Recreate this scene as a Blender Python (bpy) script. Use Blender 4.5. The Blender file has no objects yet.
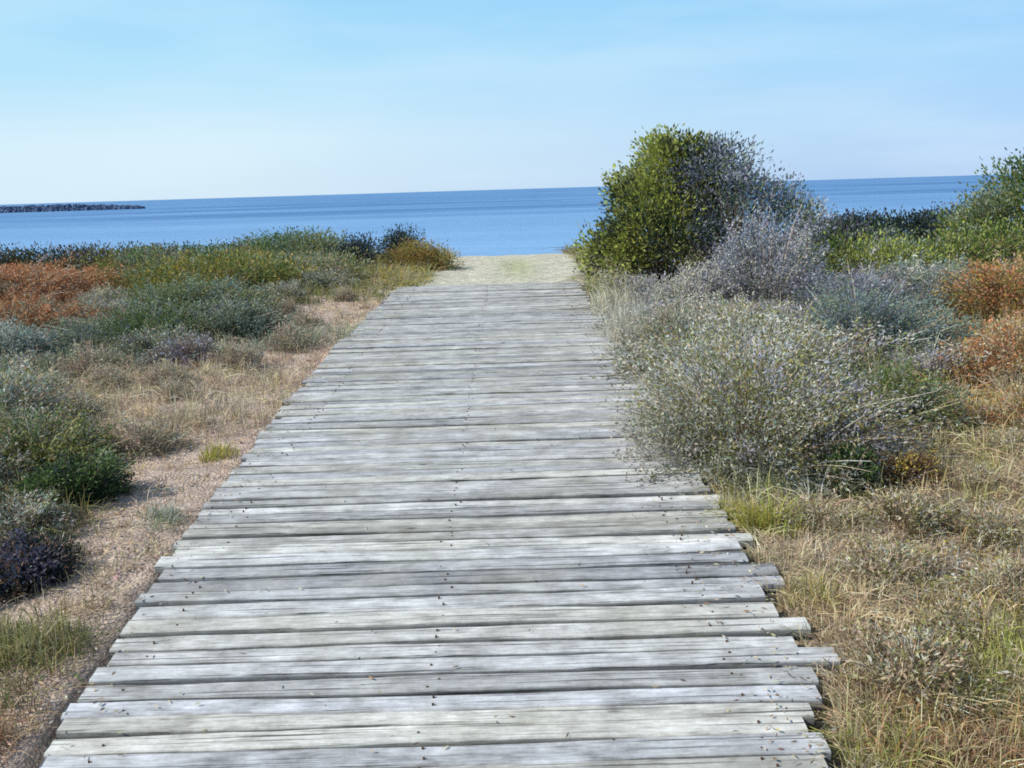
import bpy, math
import numpy as np

rng = np.random.default_rng(11)
scene = bpy.context.scene
COL = scene.collection
R = math.radians

# ---------------------------------------------------------------- helpers
def link(name, mesh, mat=None, parent=None):
    o = bpy.data.objects.new(name, mesh)
    COL.objects.link(o)
    if mat is not None:
        for m in (mat if isinstance(mat, (list, tuple)) else [mat]):
            mesh.materials.append(m)
    if parent is not None:
        o.parent = parent
    return o

def quad_mesh(name, V, F, C=None, smooth=False, mi=None):
    """V (n,3); F (m,4) vertex ids; C (n,3) linear colour per vertex"""
    V = np.asarray(V, dtype=np.float32); F = np.asarray(F, dtype=np.int32)
    me = bpy.data.meshes.new(name)
    me.vertices.add(len(V)); me.vertices.foreach_set('co', V.ravel())
    me.loops.add(F.size); me.loops.foreach_set('vertex_index', F.ravel())
    me.polygons.add(len(F))
    me.polygons.foreach_set('loop_start', np.arange(0, F.size, 4, dtype=np.int32))
    if mi is not None:
        me.polygons.foreach_set('material_index', np.asarray(mi, dtype=np.int32))
    me.polygons.foreach_set('use_smooth', np.full(len(F), smooth, dtype=bool))
    me.update(calc_edges=True)
    if C is not None:
        a = me.color_attributes.new('Col', 'FLOAT_COLOR', 'POINT')
        cc = np.ones((len(V), 4), dtype=np.float32); cc[:, :3] = C
        a.data.foreach_set('color', cc.ravel())
    return me

def unit(v):
    return v / np.maximum(np.linalg.norm(v, axis=-1, keepdims=True), 1e-9)

def tag(o, label=None, cat=None, group=None, kind=None):
    if label: o['label'] = label
    if cat: o['category'] = cat
    if group: o['group'] = group
    if kind: o['kind'] = kind
    return o

def empty(name, loc):
    o = bpy.data.objects.new(name, None); COL.objects.link(o); o.location = loc
    o.empty_display_size = 0.2
    return o

def wob(P, f, seed):
    """cheap smooth noise in 3-D, about -1..1"""
    r = np.random.default_rng(seed)
    s = np.zeros(P.shape[:-1])
    for k in range(6):
        d = unit(r.normal(size=3)) * f * (0.6 + 0.9 * r.random())
        s = s + np.sin(P @ d + r.random() * 6.28)
    return s / 3.2

# ---------------------------------------------------------------- lay of the land
EYE = 1.6
X_L, X_R = -1.52, 0.94
DECK_Y0, DECK_Y1 = -1.6, 13.9
def walk_z(Y):
    ys = [-300, -5, 0, 2.0, 2.7, 3.4, 4.1, 5.2, 6.3, 9, 13, 16, 19, 21, 26, 34, 60, 90, 400]
    zs = [-.5, -.2, -.12, -.04, 0, .065, .12, .165, .2, .25, .3, .32, .32, .28, -.15, -1.3, -3.0, -4.4, -6]
    return np.interp(Y, ys, zs)

def ground_z(X, Y):
    X = np.asarray(X, dtype=float); Y = np.asarray(Y, dtype=float)
    Ye = Y - np.clip(0.12 * np.abs(X), 0, 3) * np.clip((Y - 8) / 10, 0, 1)
    z = walk_z(Ye) - 0.05
    mid = 0.5 * (X_L + X_R); hw = 0.5 * (X_R - X_L)
    off = np.clip((np.abs(X - mid) - hw - 0.1) / 0.8, 0, 1)
    near = np.clip((40 - Y) / 15, 0, 1)
    P = np.stack([X, Y, np.zeros_like(X)], -1)
    z = z + off * near * (0.045 * wob(P, 1.1, 5) + 0.02 * wob(P, 4.0, 6))
    z = z + near * 0.012 * wob(P, 11.0, 7)
    # the low hummock under the right-hand scrub
    z = z + 0.14 * np.exp(-(((X - 5.0) / 2.2) ** 2 + ((Y - 10.5) / 2.5) ** 2))
    z = z + 0.10 * np.exp(-(((X + 5.5) / 2.5) ** 2 + ((Y - 14) / 3.0) ** 2))
    # trough under the boards
    under = np.clip((hw - 0.03 - np.abs(X - mid)) / 0.07, 0, 1) * np.clip((DECK_Y1 - 0.25 - Y) / 0.3, 0, 1)
    z = z - 0.24 * under
    return z

# ---------------------------------------------------------------- materials
def new_mat(name):
    m = bpy.data.materials.new(name); m.use_nodes = True
    nt = m.node_tree
    for n in list(nt.nodes): nt.nodes.remove(n)
    out = nt.nodes.new('ShaderNodeOutputMaterial')
    return m, nt, out

def N(nt, t, **kw):
    n = nt.nodes.new(t)
    for k, v in kw.items():
        if k in n.inputs: n.inputs[k].default_value = v
        else: setattr(n, k, v)
    return n

def leaf_material(name, transl=0.3, rough=0.55, spec=0.25, nscale=14.0):
    m, nt, out = new_mat(name)
    at = N(nt, 'ShaderNodeAttribute', attribute_name='Col')
    tc = N(nt, 'ShaderNodeTexCoord')
    no = N(nt, 'ShaderNodeTexNoise', Scale=nscale, Detail=3.0)
    nt.links.new(tc.outputs['Object'], no.inputs['Vector'])
    mr = N(nt, 'ShaderNodeMapRange'); mr.inputs['From Min'].default_value = .3; mr.inputs['From Max'].default_value = .7
    mr.inputs['To Min'].default_value = .72; mr.inputs['To Max'].default_value = 1.25
    nt.links.new(no.outputs['Fac'], mr.inputs['Value'])
    mx = N(nt, 'ShaderNodeVectorMath', operation='SCALE')
    nt.links.new(at.outputs['Color'], mx.inputs[0]); nt.links.new(mr.outputs['Result'], mx.inputs['Scale'])
    b = N(nt, 'ShaderNodeBsdfPrincipled', Roughness=rough)
    b.inputs['Specular IOR Level'].default_value = spec
    nt.links.new(mx.outputs['Vector'], b.inputs['Base Color'])
    t = N(nt, 'ShaderNodeBsdfTranslucent')
    nt.links.new(mx.outputs['Vector'], t.inputs['Color'])
    ms = N(nt, 'ShaderNodeMixShader', Fac=transl)
    nt.links.new(b.outputs[0], ms.inputs[1]); nt.links.new(t.outputs[0], ms.inputs[2])
    nt.links.new(ms.outputs[0], out.inputs['Surface'])
    return m

M_LEAF = leaf_material('leaf')
M_GRASS = leaf_material('dry_blade', transl=0.28, rough=0.6, spec=0.2, nscale=6.0)
M_TWIG = leaf_material('twig', transl=0.0, rough=0.85, spec=0.1, nscale=30.0)

def wood_material():
    m, nt, out = new_mat('weathered_wood')
    tc = N(nt, 'ShaderNodeTexCoord'); at = N(nt, 'ShaderNodeAttribute', attribute_name='Col')
    # the attribute holds (tone with painted gap shade, offset, warmth) of each plank
    sep = N(nt, 'ShaderNodeSeparateColor'); nt.links.new(at.outputs['Color'], sep.inputs[0])
    off = N(nt, 'ShaderNodeCombineXYZ')
    mul = N(nt, 'ShaderNodeMath', operation='MULTIPLY'); mul.inputs[1].default_value = 61.0
    nt.links.new(sep.outputs['Green'], mul.inputs[0]); nt.links.new(mul.outputs[0], off.inputs['X']); nt.links.new(mul.outputs[0], off.inputs['Z'])
    add = N(nt, 'ShaderNodeVectorMath', operation='ADD')
    nt.links.new(tc.outputs['Object'], add.inputs[0]); nt.links.new(off.outputs[0], add.inputs[1])
    def stretched(sc, scale, det):
        mp = N(nt, 'ShaderNodeMapping'); mp.inputs['Scale'].default_value = sc
        nt.links.new(add.outputs[0], mp.inputs['Vector'])
        n = N(nt, 'ShaderNodeTexNoise', Scale=scale, Detail=det, Roughness=.65)
        nt.links.new(mp.outputs[0], n.inputs['Vector']); return n
    g1 = stretched((2.2, 18.0, 18.0), 4.6, 9.0)      # grain
    g2 = stretched((1.8, 4.0, 4.0), 3.0, 8.0)        # bleached and grey streaks
    g3 = N(nt, 'ShaderNodeTexNoise', Scale=1.7, Detail=5.0); nt.links.new(tc.outputs['Object'], g3.inputs['Vector'])
    r1 = N(nt, 'ShaderNodeValToRGB')
    e = r1.color_ramp.elements; e[0].position = .32; e[0].color = (.17, .165, .155, 1); e[1].position = .68; e[1].color = (.78, .78, .78, 1)
    x = r1.color_ramp.elements.new(.46); x.color = (.41, .408, .40, 1)
    x = r1.color_ramp.elements.new(.58); x.color = (.56, .56, .56, 1)
    mixf = N(nt, 'ShaderNodeMix', data_type='FLOAT'); mixf.inputs[0].default_value = .5
    nt.links.new(g1.outputs['Fac'], mixf.inputs[2]); nt.links.new(g2.outputs['Fac'], mixf.inputs[3])
    nt.links.new(mixf.outputs[0], r1.inputs['Fac'])
    # tone of the plank, including the shade painted on its sides
    tone = N(nt, 'ShaderNodeVectorMath', operation='SCALE')
    nt.links.new(r1.outputs['Color'], tone.inputs[0]); nt.links.new(sep.outputs['Red'], tone.inputs['Scale'])
    # lavender / green-grey tint by plank
    tint = N(nt, 'ShaderNodeMix', data_type='RGBA')
    tint.inputs[6].default_value = (.955, .985, 1.04, 1); tint.inputs[7].default_value = (1.02, 1.015, .93, 1)
    nt.links.new(sep.outputs['Blue'], tint.inputs[0])
    tm = N(nt, 'ShaderNodeVectorMath', operation='MULTIPLY')
    nt.links.new(tone.outputs[0], tm.inputs[0]); nt.links.new(tint.outputs[2], tm.inputs[1])
    # blown sand and lichen in soft patches
    mr = N(nt, 'ShaderNodeMapRange'); mr.inputs['From Min'].default_value = .5; mr.inputs['From Max'].default_value = .72; mr.inputs['To Max'].default_value = .5
    nt.links.new(g3.outputs['Fac'], mr.inputs['Value'])
    sm = N(nt, 'ShaderNodeMix', data_type='RGBA'); sm.inputs[7].default_value = (.46, .45, .36, 1)
    nt.links.new(mr.outputs[0], sm.inputs[0]); nt.links.new(tm.outputs[0], sm.inputs[6])
    # long drying cracks
    ck = stretched((.55, 60.0, 60.0), 2.2, 2.0)
    cr = N(nt, 'ShaderNodeMapRange'); cr.inputs['From Min'].default_value = .34; cr.inputs['From Max'].default_value = .40; cr.inputs['To Min'].default_value = .25
    nt.links.new(ck.outputs['Fac'], cr.inputs['Value'])
    cm = N(nt, 'ShaderNodeVectorMath', operation='SCALE'); nt.links.new(sm.outputs[2], cm.inputs[0]); nt.links.new(cr.outputs[0], cm.inputs['Scale'])
    kp = N(nt, 'ShaderNodeMapping'); kp.inputs['Scale'].default_value = (1.0, 2.2, .3); nt.links.new(add.outputs[0], kp.inputs['Vector'])
    kv = N(nt, 'ShaderNodeTexVoronoi', Scale=2.3); nt.links.new(kp.outputs[0], kv.inputs['Vector'])
    kr = N(nt, 'ShaderNodeMapRange'); kr.inputs['From Min'].default_value = .025; kr.inputs['From Max'].default_value = .075; kr.inputs['To Min'].default_value = .38
    nt.links.new(kv.outputs['Distance'], kr.inputs['Value'])
    st = N(nt, 'ShaderNodeTexNoise', Scale=5.5, Detail=8.0, Roughness=.75); nt.links.new(tc.outputs['Object'], st.inputs['Vector'])
    sr = N(nt, 'ShaderNodeMapRange'); sr.inputs['From Min'].default_value = .36; sr.inputs['From Max'].default_value = .62; sr.inputs['To Min'].default_value = .70; sr.inputs['To Max'].default_value = 1.12
    nt.links.new(st.outputs['Fac'], sr.inputs['Value'])
    km = N(nt, 'ShaderNodeMath', operation='MULTIPLY'); nt.links.new(kr.outputs[0], km.inputs[0]); nt.links.new(sr.outputs[0], km.inputs[1])
    cm0 = cm; cm = N(nt, 'ShaderNodeVectorMath', operation='SCALE'); nt.links.new(cm0.outputs[0], cm.inputs[0]); nt.links.new(km.outputs[0], cm.inputs['Scale'])
    b = N(nt, 'ShaderNodeBsdfPrincipled', Roughness=.8); b.inputs['Specular IOR Level'].default_value = .25
    nt.links.new(cm.outputs[0], b.inputs['Base Color'])
    bp = N(nt, 'ShaderNodeBump', Strength=.6, Distance=.004)
    hs = N(nt, 'ShaderNodeMath', operation='ADD'); nt.links.new(g1.outputs['Fac'], hs.inputs[0]); nt.links.new(cr.outputs[0], hs.inputs[1])
    nt.links.new(hs.outputs[0], bp.inputs['Height']); nt.links.new(bp.outputs[0], b.inputs['Normal'])
    nt.links.new(b.outputs[0], out.inputs['Surface'])
    return m

def plain_noise_material(name, c1, c2, scale, rough=.85, bump=.0, dist=.01, metal=0.0):
    m, nt, out = new_mat(name)
    tc = N(nt, 'ShaderNodeTexCoord'); n = N(nt, 'ShaderNodeTexNoise', Scale=scale, Detail=6.0, Roughness=.65)
    nt.links.new(tc.outputs['Object'], n.inputs['Vector'])
    r = N(nt, 'ShaderNodeValToRGB'); e = r.color_ramp.elements
    e[0].position = .35; e[0].color = (*c1, 1); e[1].position = .65; e[1].color = (*c2, 1)
    nt.links.new(n.outputs['Fac'], r.inputs['Fac'])
    b = N(nt, 'ShaderNodeBsdfPrincipled', Roughness=rough, Metallic=metal); b.inputs['Specular IOR Level'].default_value = .3
    nt.links.new(r.outputs[0], b.inputs['Base Color'])
    if bump:
        bp = N(nt, 'ShaderNodeBump', Strength=bump, Distance=dist)
        nt.links.new(n.outputs['Fac'], bp.inputs['Height']); nt.links.new(bp.outputs[0], b.inputs['Normal'])
    nt.links.new(b.outputs[0], out.inputs['Surface'])
    return m

def ground_material():
    m, nt, out = new_mat('sandy_soil')
    tc = N(nt, 'ShaderNodeTexCoord'); at = N(nt, 'ShaderNodeAttribute', attribute_name='Col')
    n1 = N(nt, 'ShaderNodeTexNoise', Scale=9.0, Detail=8.0, Roughness=.7)
    n2 = N(nt, 'ShaderNodeTexNoise', Scale=95.0, Detail=4.0, Roughness=.7)
    v = N(nt, 'ShaderNodeTexVoronoi', Scale=60.0)
    for n in (n1, n2, v): nt.links.new(tc.outputs['Object'], n.inputs['Vector'])
    a = N(nt, 'ShaderNodeMapRange'); a.inputs['From Min'].default_value = .35; a.inputs['From Max'].default_value = .65; a.inputs['To Min'].default_value = .65; a.inputs['To Max'].default_value = 1.25
    nt.links.new(n1.outputs['Fac'], a.inputs['Value'])
    b2 = N(nt, 'ShaderNodeMapRange'); b2.inputs['From Min'].default_value = .35; b2.inputs['From Max'].default_value = .6; b2.inputs['To Min'].default_value = .70; b2.inputs['To Max'].default_value = 1.12
    nt.links.new(n2.outputs['Fac'], b2.inputs['Value'])
    mm = N(nt, 'ShaderNodeMath', operation='MULTIPLY'); nt.links.new(a.outputs[0], mm.inputs[0]); nt.links.new(b2.outputs[0], mm.inputs[1])
    s = N(nt, 'ShaderNodeVectorMath', operation='SCALE'); nt.links.new(at.outputs['Color'], s.inputs[0]); nt.links.new(mm.outputs[0], s.inputs['Scale'])
    b = N(nt, 'ShaderNodeBsdfPrincipled', Roughness=.95); b.inputs['Specular IOR Level'].default_value = .1
    nt.links.new(s.outputs[0], b.inputs['Base Color'])
    bp = N(nt, 'ShaderNodeBump', Strength=.7, Distance=.02)
    hs = N(nt, 'ShaderNodeMath', operation='ADD'); nt.links.new(n2.outputs['Fac'], hs.inputs[0]); nt.links.new(v.outputs['Distance'], hs.inputs[1])
    nt.links.new(hs.outputs[0], bp.inputs['Height']); nt.links.new(bp.outputs[0], b.inputs['Normal'])
    nt.links.new(b.outputs[0], out.inputs['Surface'])
    return m

def sea_material():
    m, nt, out = new_mat('sea_water')
    tc = N(nt, 'ShaderNodeTexCoord')
    mp = N(nt, 'ShaderNodeMapping'); mp.inputs['Scale'].default_value = (.25, 1.0, 1.0)
    nt.links.new(tc.outputs['Object'], mp.inputs['Vector'])
    n1 = N(nt, 'ShaderNodeTexNoise', Scale=.22, Detail=6.0, Roughness=.6)
    n2 = N(nt, 'ShaderNodeTexNoise', Scale=.02, Detail=6.0, Roughness=.65)
    nt.links.new(mp.outputs[0], n1.inputs['Vector']); nt.links.new(mp.outputs[0], n2.inputs['Vector'])
    r = N(nt, 'ShaderNodeValToRGB'); e = r.color_ramp.elements
    e[0].position = .40; e[0].color = (.07, .19, .42, 1); e[1].position = .60; e[1].color = (.16, .34, .60, 1)
    nt.links.new(n2.outputs['Fac'], r.inputs['Fac'])
    # shallower and paler close to the shore
    sx = N(nt, 'ShaderNodeSeparateXYZ'); nt.links.new(tc.outputs['Object'], sx.inputs[0])
    mr = N(nt, 'ShaderNodeMapRange', interpolation_type='SMOOTHSTEP'); mr.inputs['From Min'].default_value = 330; mr.inputs['From Max'].default_value = 70; mr.inputs['To Max'].default_value = .75
    nt.links.new(sx.outputs['Y'], mr.inputs['Value'])
    mx = N(nt, 'ShaderNodeMix', data_type='RGBA'); mx.inputs[7].default_value = (.26, .48, .76, 1)
    nt.links.new(mr.outputs[0], mx.inputs[0]); nt.links.new(r.outputs[0], mx.inputs[6])
    b = N(nt, 'ShaderNodeBsdfPrincipled', Roughness=.45, IOR=1.33); b.inputs['Specular IOR Level'].default_value = .28
    nt.links.new(mx.outputs[2], b.inputs['Base Color'])
    bp = N(nt, 'ShaderNodeBump', Strength=1.0, Distance=1.2)
    nt.links.new(n1.outputs['Fac'], bp.inputs['Height']); nt.links.new(bp.outputs[0], b.inputs['Normal'])
    nt.links.new(b.outputs[0], out.inputs['Surface'])
    return m

# ---------------------------------------------------------------- colours (linear albedo)
P = dict(
    straw=(.60, .52, .32), tan=(.52, .41, .28), pink=(.56, .43, .36), olive=(.27, .28, .08), lime=(.40, .46, .10),
    green=(.13, .21, .06), greygreen=(.33, .38, .27), teal=(.23, .33, .29), orange=(.60, .28, .13), rust=(.40, .19, .09),
    lilac=(.47, .47, .54), bluegrey=(.21, .25, .31), dark=(.045, .07, .045), navy=(.05, .07, .11), brown=(.25, .16, .10),
    purple=(.17, .15, .21), silver=(.60, .61, .55), twig=(.32, .26, .20), palegrass=(.66, .64, .52), gold=(.50, .39, .09))
def pal(*names): return np.array([P[n] for n in names])

# ---------------------------------------------------------------- ground, sea
def axis(lo, hi, step, far_lo, far_hi):
    a = list(np.arange(lo, hi + 1e-6, step))
    s = step; v = hi
    while v < far_hi:
        s *= 1.18; v += s; a.append(min(v, far_hi))
    s = step; v = lo
    while v > far_lo:
        s *= 1.18; v -= s; a.insert(0, max(v, far_lo))
    return np.array(a)
gx = axis(-7.5, 7.5, .08, -6000, 6000); gy = axis(-1.8, 21.5, .08, -600, 15000)
GX, GY = np.meshgrid(gx, gy)
GZ = ground_z(GX, GY)
V = np.stack([GX, GY, GZ], -1).reshape(-1, 3)
nx, ny = len(gx), len(gy)
ids = np.arange(nx * ny).reshape(ny, nx)
F = np.stack([ids[:-1, :-1], ids[:-1, 1:], ids[1:, 1:], ids[1:, :-1]], -1).reshape(-1, 4)
Pn = V.copy(); Pn[:, 2] = 0
w1 = np.clip(wob(Pn, 1.6, 21) * .5 + .5, 0, 1)[:, None]; w2 = np.clip(wob(Pn, 4.5, 22) * .5 + .5, 0, 1)[:, None]
c = np.array((.50, .41, .30)) * (1 - w1) + np.array((.40, .32, .22)) * w1
c = c * (1 - .45 * w2) + np.array((.20, .17, .10)) * .45 * w2
left = np.clip((-V[:, 0:1] - 1.4) / .1, 0, 1) * np.clip((3.6 + V[:, 0:1]) / 1.0, 0, 1)
c = c * (1 - .8 * left) + np.array((.70, .56, .47)) * .8 * left
path = np.clip((V[:, 1:2] - 13.2) / .8, 0, 1) * np.clip((1.55 - np.abs(V[:, 0:1] + .1 + .25 * wob(Pn, 2.0, 9)[:, None])) / .4, 0, 1)
path = np.maximum(path, np.clip((V[:, 1:2] - 24) / 6, 0, 1))
c = c * (1 - path) + np.array((.74, .71, .56)) * path
limey = .5 * np.exp(-(((V[:, 0:1] - .15) / .35) ** 2 + ((V[:, 1:2] - 17.5) / 2.2) ** 2))
c = c * (1 - limey) + np.array((.42, .50, .16)) * limey
ground = link('dune_ground', quad_mesh('dune_ground', V, F, c, smooth=True), ground_material())
tag(ground, 'sandy dune ground with dry litter on both sides of the boardwalk', kind='structure')

sx = axis(-200, 200, 25, -14000, 14000); sy = axis(45, 400, 25, 44, 16000)
SX, SY = np.meshgrid(sx, sy)
SV = np.stack([SX, SY, np.full_like(SX, -3.4)], -1).reshape(-1, 3)
ids = np.arange(SX.size).reshape(SX.shape)
SF = np.stack([ids[:-1, :-1], ids[:-1, 1:], ids[1:, 1:], ids[1:, :-1]], -1).reshape(-1, 4)
sea = link('sea', quad_mesh('sea', SV, SF, smooth=True), sea_material())
tag(sea, 'calm blue sea reaching the horizon beyond the dune', kind='structure')

# ---------------------------------------------------------------- boardwalk
def plank(x0, x1, yc, zc, w, th, r, slope):
    n = max(6, int((x1 - x0) / .13))
    xs = np.linspace(x0, x1, n + 1); xs[1:-1] += r.normal(0, .01, n - 1)
    yaw = r.normal(0, .0035); bow = r.normal(0, .004); ph = r.random() * 6.28
    amp = .002 + .003 * r.random(); e1 = amp * np.sin(xs * 5.1 + ph) + r.normal(0, .0022, n + 1)
    e2 = amp * np.sin(xs * 4.3 + ph * 2) + r.normal(0, .0022, n + 1)
    t = (xs - x0) / (x1 - x0) * 2 - 1
    yy = yc + yaw * (xs - .5 * (x0 + x1)) + bow * (1 - t * t)
    lift = r.normal(0, .0035) + r.normal(0, .0045) * t + .002 * np.sin(xs * 2.2 + ph)
    cup = r.normal(0, .0012)
    bv = .006
    prof = [(-.5, -th, 0), (-.5, -bv, 0), (-.5, 0, bv), (0, cup, 0), (.5, 0, -bv), (.5, -bv, 0), (.5, -th, 0)]
    V = []
    for (s, dz, dy) in prof:
        e = e1 if s < 0 else (e2 if s > 0 else 0)
        y = yy + s * w + dy + e
        z = zc + dz + lift + slope * (y - yc)
        V.append(np.stack([xs, y, z + 0 * xs], -1))
    V = np.array(V)                                  # (7, n+1, 3)
    k = len(prof); idx = np.arange(k * (n + 1)).reshape(k, n + 1)
    F = []
    for i in range(k):
        j = (i + 1) % k
        F.append(np.stack([idx[i, :-1], idx[i, 1:], idx[j, 1:], idx[j, :-1]], -1))
    F = np.concatenate(F)
    caps = []
    for e, rev in ((0, True), (n, False)):
        for q in ((0, 1, 5, 6), (1, 2, 4, 5), (2, 3, 4, 4)):
            q = [idx[a, e] for a in q]
            caps.append(q[::-1] if rev else q)
    caps = [q if len(set(q)) == 4 else q for q in caps if len(set(q)) == 4]
    # the shallow crown over the bevel, closed with a centre-split quad
    F = np.concatenate([F, np.array(caps)])
    sh = np.repeat([.13, .68, 1, 1, 1, .68, .13], n + 1)  # painted gap shade: plank sides and bevels darkened so the gaps look deep
    return V.reshape(-1, 3), F, sh

r = np.random.default_rng(4)
Vs, Fs, Cs, Ms = [], [], [], []; base = 0
y = DECK_Y0; joists_x = (-1.28, -.29, .70)
nv = []; k = 0
while y < DECK_Y1:
    w = float(np.clip(r.normal(.084, .008), .066, .10)); gap = float(np.clip(r.normal(.009, .005), .002, .024))
    if r.random() < (.34 if 2.2 < y < 4.6 else .08): gap += .014
    x0 = X_L + r.normal(0, .016); x1 = X_R + r.normal(0, .017)
    x0 += float(np.interp(y, [2, 3, 4.2, 6.5, 9, 13], [.12, .085, .03, -.03, -.07, -.03]))
    if 2.9 < y < 3.25 and r.random() < .6: x1 += .05 + .05 * r.random()
    if y < 2.85: x1 -= .07
    if r.random() < .08: x1 += .07
    yc = y + w / 2
    slope = float((walk_z(yc + .05) - walk_z(yc - .05)) / .1)
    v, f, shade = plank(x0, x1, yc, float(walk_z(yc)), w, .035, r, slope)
    Vs.append(v); Fs.append(f + base); base += len(v)
    tone = float(np.clip(r.normal(1.12, .13), .78, 1.36)); 
    if r.random() < .10: tone *= .8
    if r.random() < .08: tone *= 1.12
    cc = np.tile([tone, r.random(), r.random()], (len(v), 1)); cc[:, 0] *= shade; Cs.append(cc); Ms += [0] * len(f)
    for jx in joists_x:                               # two nails over each joist
        for s in ((-.25, .25) if r.random() < .6 else (float(r.normal(0, .1)),)):
            cx, cy = jx + r.normal(0, .014), yc + s * w
            cz = float(walk_z(yc)) + .003 + slope * (cy - yc); rad = .0038
            a = np.linspace(0, 2 * math.pi, 9)[:-1]
            ring = np.stack([cx + rad * np.cos(a), cy + rad * np.sin(a), np.full(8, cz)], -1)
            low = ring.copy(); low[:, 2] -= .012
            vv = np.concatenate([ring, low])
            ff = [[i, 8 + i, 8 + (i + 1) % 8, (i + 1) % 8] for i in range(8)] + [[0, 1, 2, 3], [0, 3, 4, 7], [4, 5, 6, 7]]
            Vs.append(vv); Fs.append(np.array(ff) + base); base += 16
            Cs.append(np.tile([1, .5, .5], (16, 1))); Ms += [1] * len(ff)
    y += w + gap; k += 1
M_WOOD = wood_material(); M_RUST = plain_noise_material('rusty_nail', (.05, .03, .02), (.13, .07, .04), 200, .7)
bw = empty('boardwalk', (0, 0, 0))
tag(bw, 'weathered grey timber boardwalk of cross planks leading over the dune', 'boardwalk')
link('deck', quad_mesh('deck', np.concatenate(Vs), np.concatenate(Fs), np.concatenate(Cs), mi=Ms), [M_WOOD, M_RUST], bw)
M_JOIST = plain_noise_material('dark_joist_wood', (.06, .055, .05), (.15, .13, .11), 12, .9, .3)
for jx in joists_x:
    ys = np.linspace(DECK_Y0 + .05, DECK_Y1 - .1, 60); z = walk_z(ys)
    ring = [(-.035, -.040), (.035, -.040), (.035, -.13), (-.035, -.13)]
    v = np.array([[(jx + a, yy, zz + b) for a, b in ring] for yy, zz in zip(ys, z)]).reshape(-1, 3)
    f = [[i * 4 + j, i * 4 + (j + 1) % 4, i * 4 + 4 + (j + 1) % 4, i * 4 + 4 + j] for i in range(59) for j in range(4)]
    f += [[0, 1, 2, 3], [236, 237, 238, 239]]
    link('joist', quad_mesh('joist', v, np.array(f)), M_JOIST, bw)

# ---------------------------------------------------------------- plants
def mixcol(palette, n, r, weights=None, jit=.16):
    p = r.choice(len(palette), n, p=weights)
    c = palette[p] * (1 + r.normal(0, jit, (n, 1))) * (1 + r.normal(0, jit * .35, (n, 3)))
    return np.clip(c, .008, .85)

def leaves(pos, dirs, L, W, cols, r, fold=.18):
    """folded diamond leaves -> V, F, C"""
    n = len(pos); d = unit(dirs)
    side = unit(np.cross(d, r.normal(size=(n, 3)))); nor = np.cross(d, side)
    L = (L * (.65 + .7 * r.random((n, 1)))); W = W * (.7 + .6 * r.random((n, 1)))
    a = pos; b = pos + d * L * .45 + side * W * .5 + nor * W * fold
    t = pos + d * L; e = pos + d * L * .45 - side * W * .5 + nor * W * fold
    V = np.stack([a, b, t, e], 1).reshape(-1, 3)
    F = np.arange(4 * n).reshape(n, 4)
    return V, F, np.repeat(cols, 4, 0)

def ribbons(p0, p1, p2, w, cols, r, seg=4, taper=.15, tipcol=None):
    """quadratic curves p0-p1-p2 as thin ribbons, each turned its own way"""
    n = len(p0); T = np.linspace(0, 1, seg + 1)
    pts = np.stack([(1 - t) ** 2 * p0 + 2 * t * (1 - t) * p1 + t * t * p2 for t in T], 1)
    side = unit(np.cross(p2 - p0, r.normal(size=(n, 3)) + np.array([0, .8, 0])))
    ww = (w * (1 - (1 - taper) * T[None, :] ** 1.5))[..., None] if np.ndim(w) == 0 else (w[:, None] * (1 - (1 - taper) * T[None, :] ** 1.5))[..., None]
    A = pts + side[:, None] * ww * .5; B = pts - side[:, None] * ww * .5
    V = np.stack([A, B], 2).reshape(-1, 3)           # per ribbon 2*(seg+1)
    b = (np.arange(n) * 2 * (seg + 1))[:, None]
    F = np.concatenate([np.stack([b[:, 0] + 2 * s, b[:, 0] + 2 * s + 1, b[:, 0] + 2 * s + 3, b[:, 0] + 2 * s + 2], -1) for s in range(seg)])
    C = np.repeat(cols, 2 * (seg + 1), 0)
    if tipcol is not None:
        tt = np.tile(np.repeat(T, 2), n)[:, None]; tc = np.repeat(tipcol, 2 * (seg + 1), 0)
        C = C * (1 - tt) + tc * tt
    return V, F, C, pts

def dome_tips(n, rx, ry, h, r, seed, lump=.34, skirt=.05):
    th = r.random(n) * 2 * math.pi; u = r.random(n) ** .8
    cz = skirt + (1 - skirt) * u; s = np.sqrt(np.clip(1 - cz * cz, 0, 1))
    d = np.stack([np.cos(th) * s, np.sin(th) * s, cz], -1)
    k = 1 + lump * wob(d * 1.0, 3.2, seed) + .12 * wob(d, 9.0, seed + 1)
    k = k * (.78 + .24 * r.random(n)); k = np.where(r.random(n) < .07, k * 1.22, k)
    return d * k[:, None] * np.array([rx, ry, h])

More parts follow.
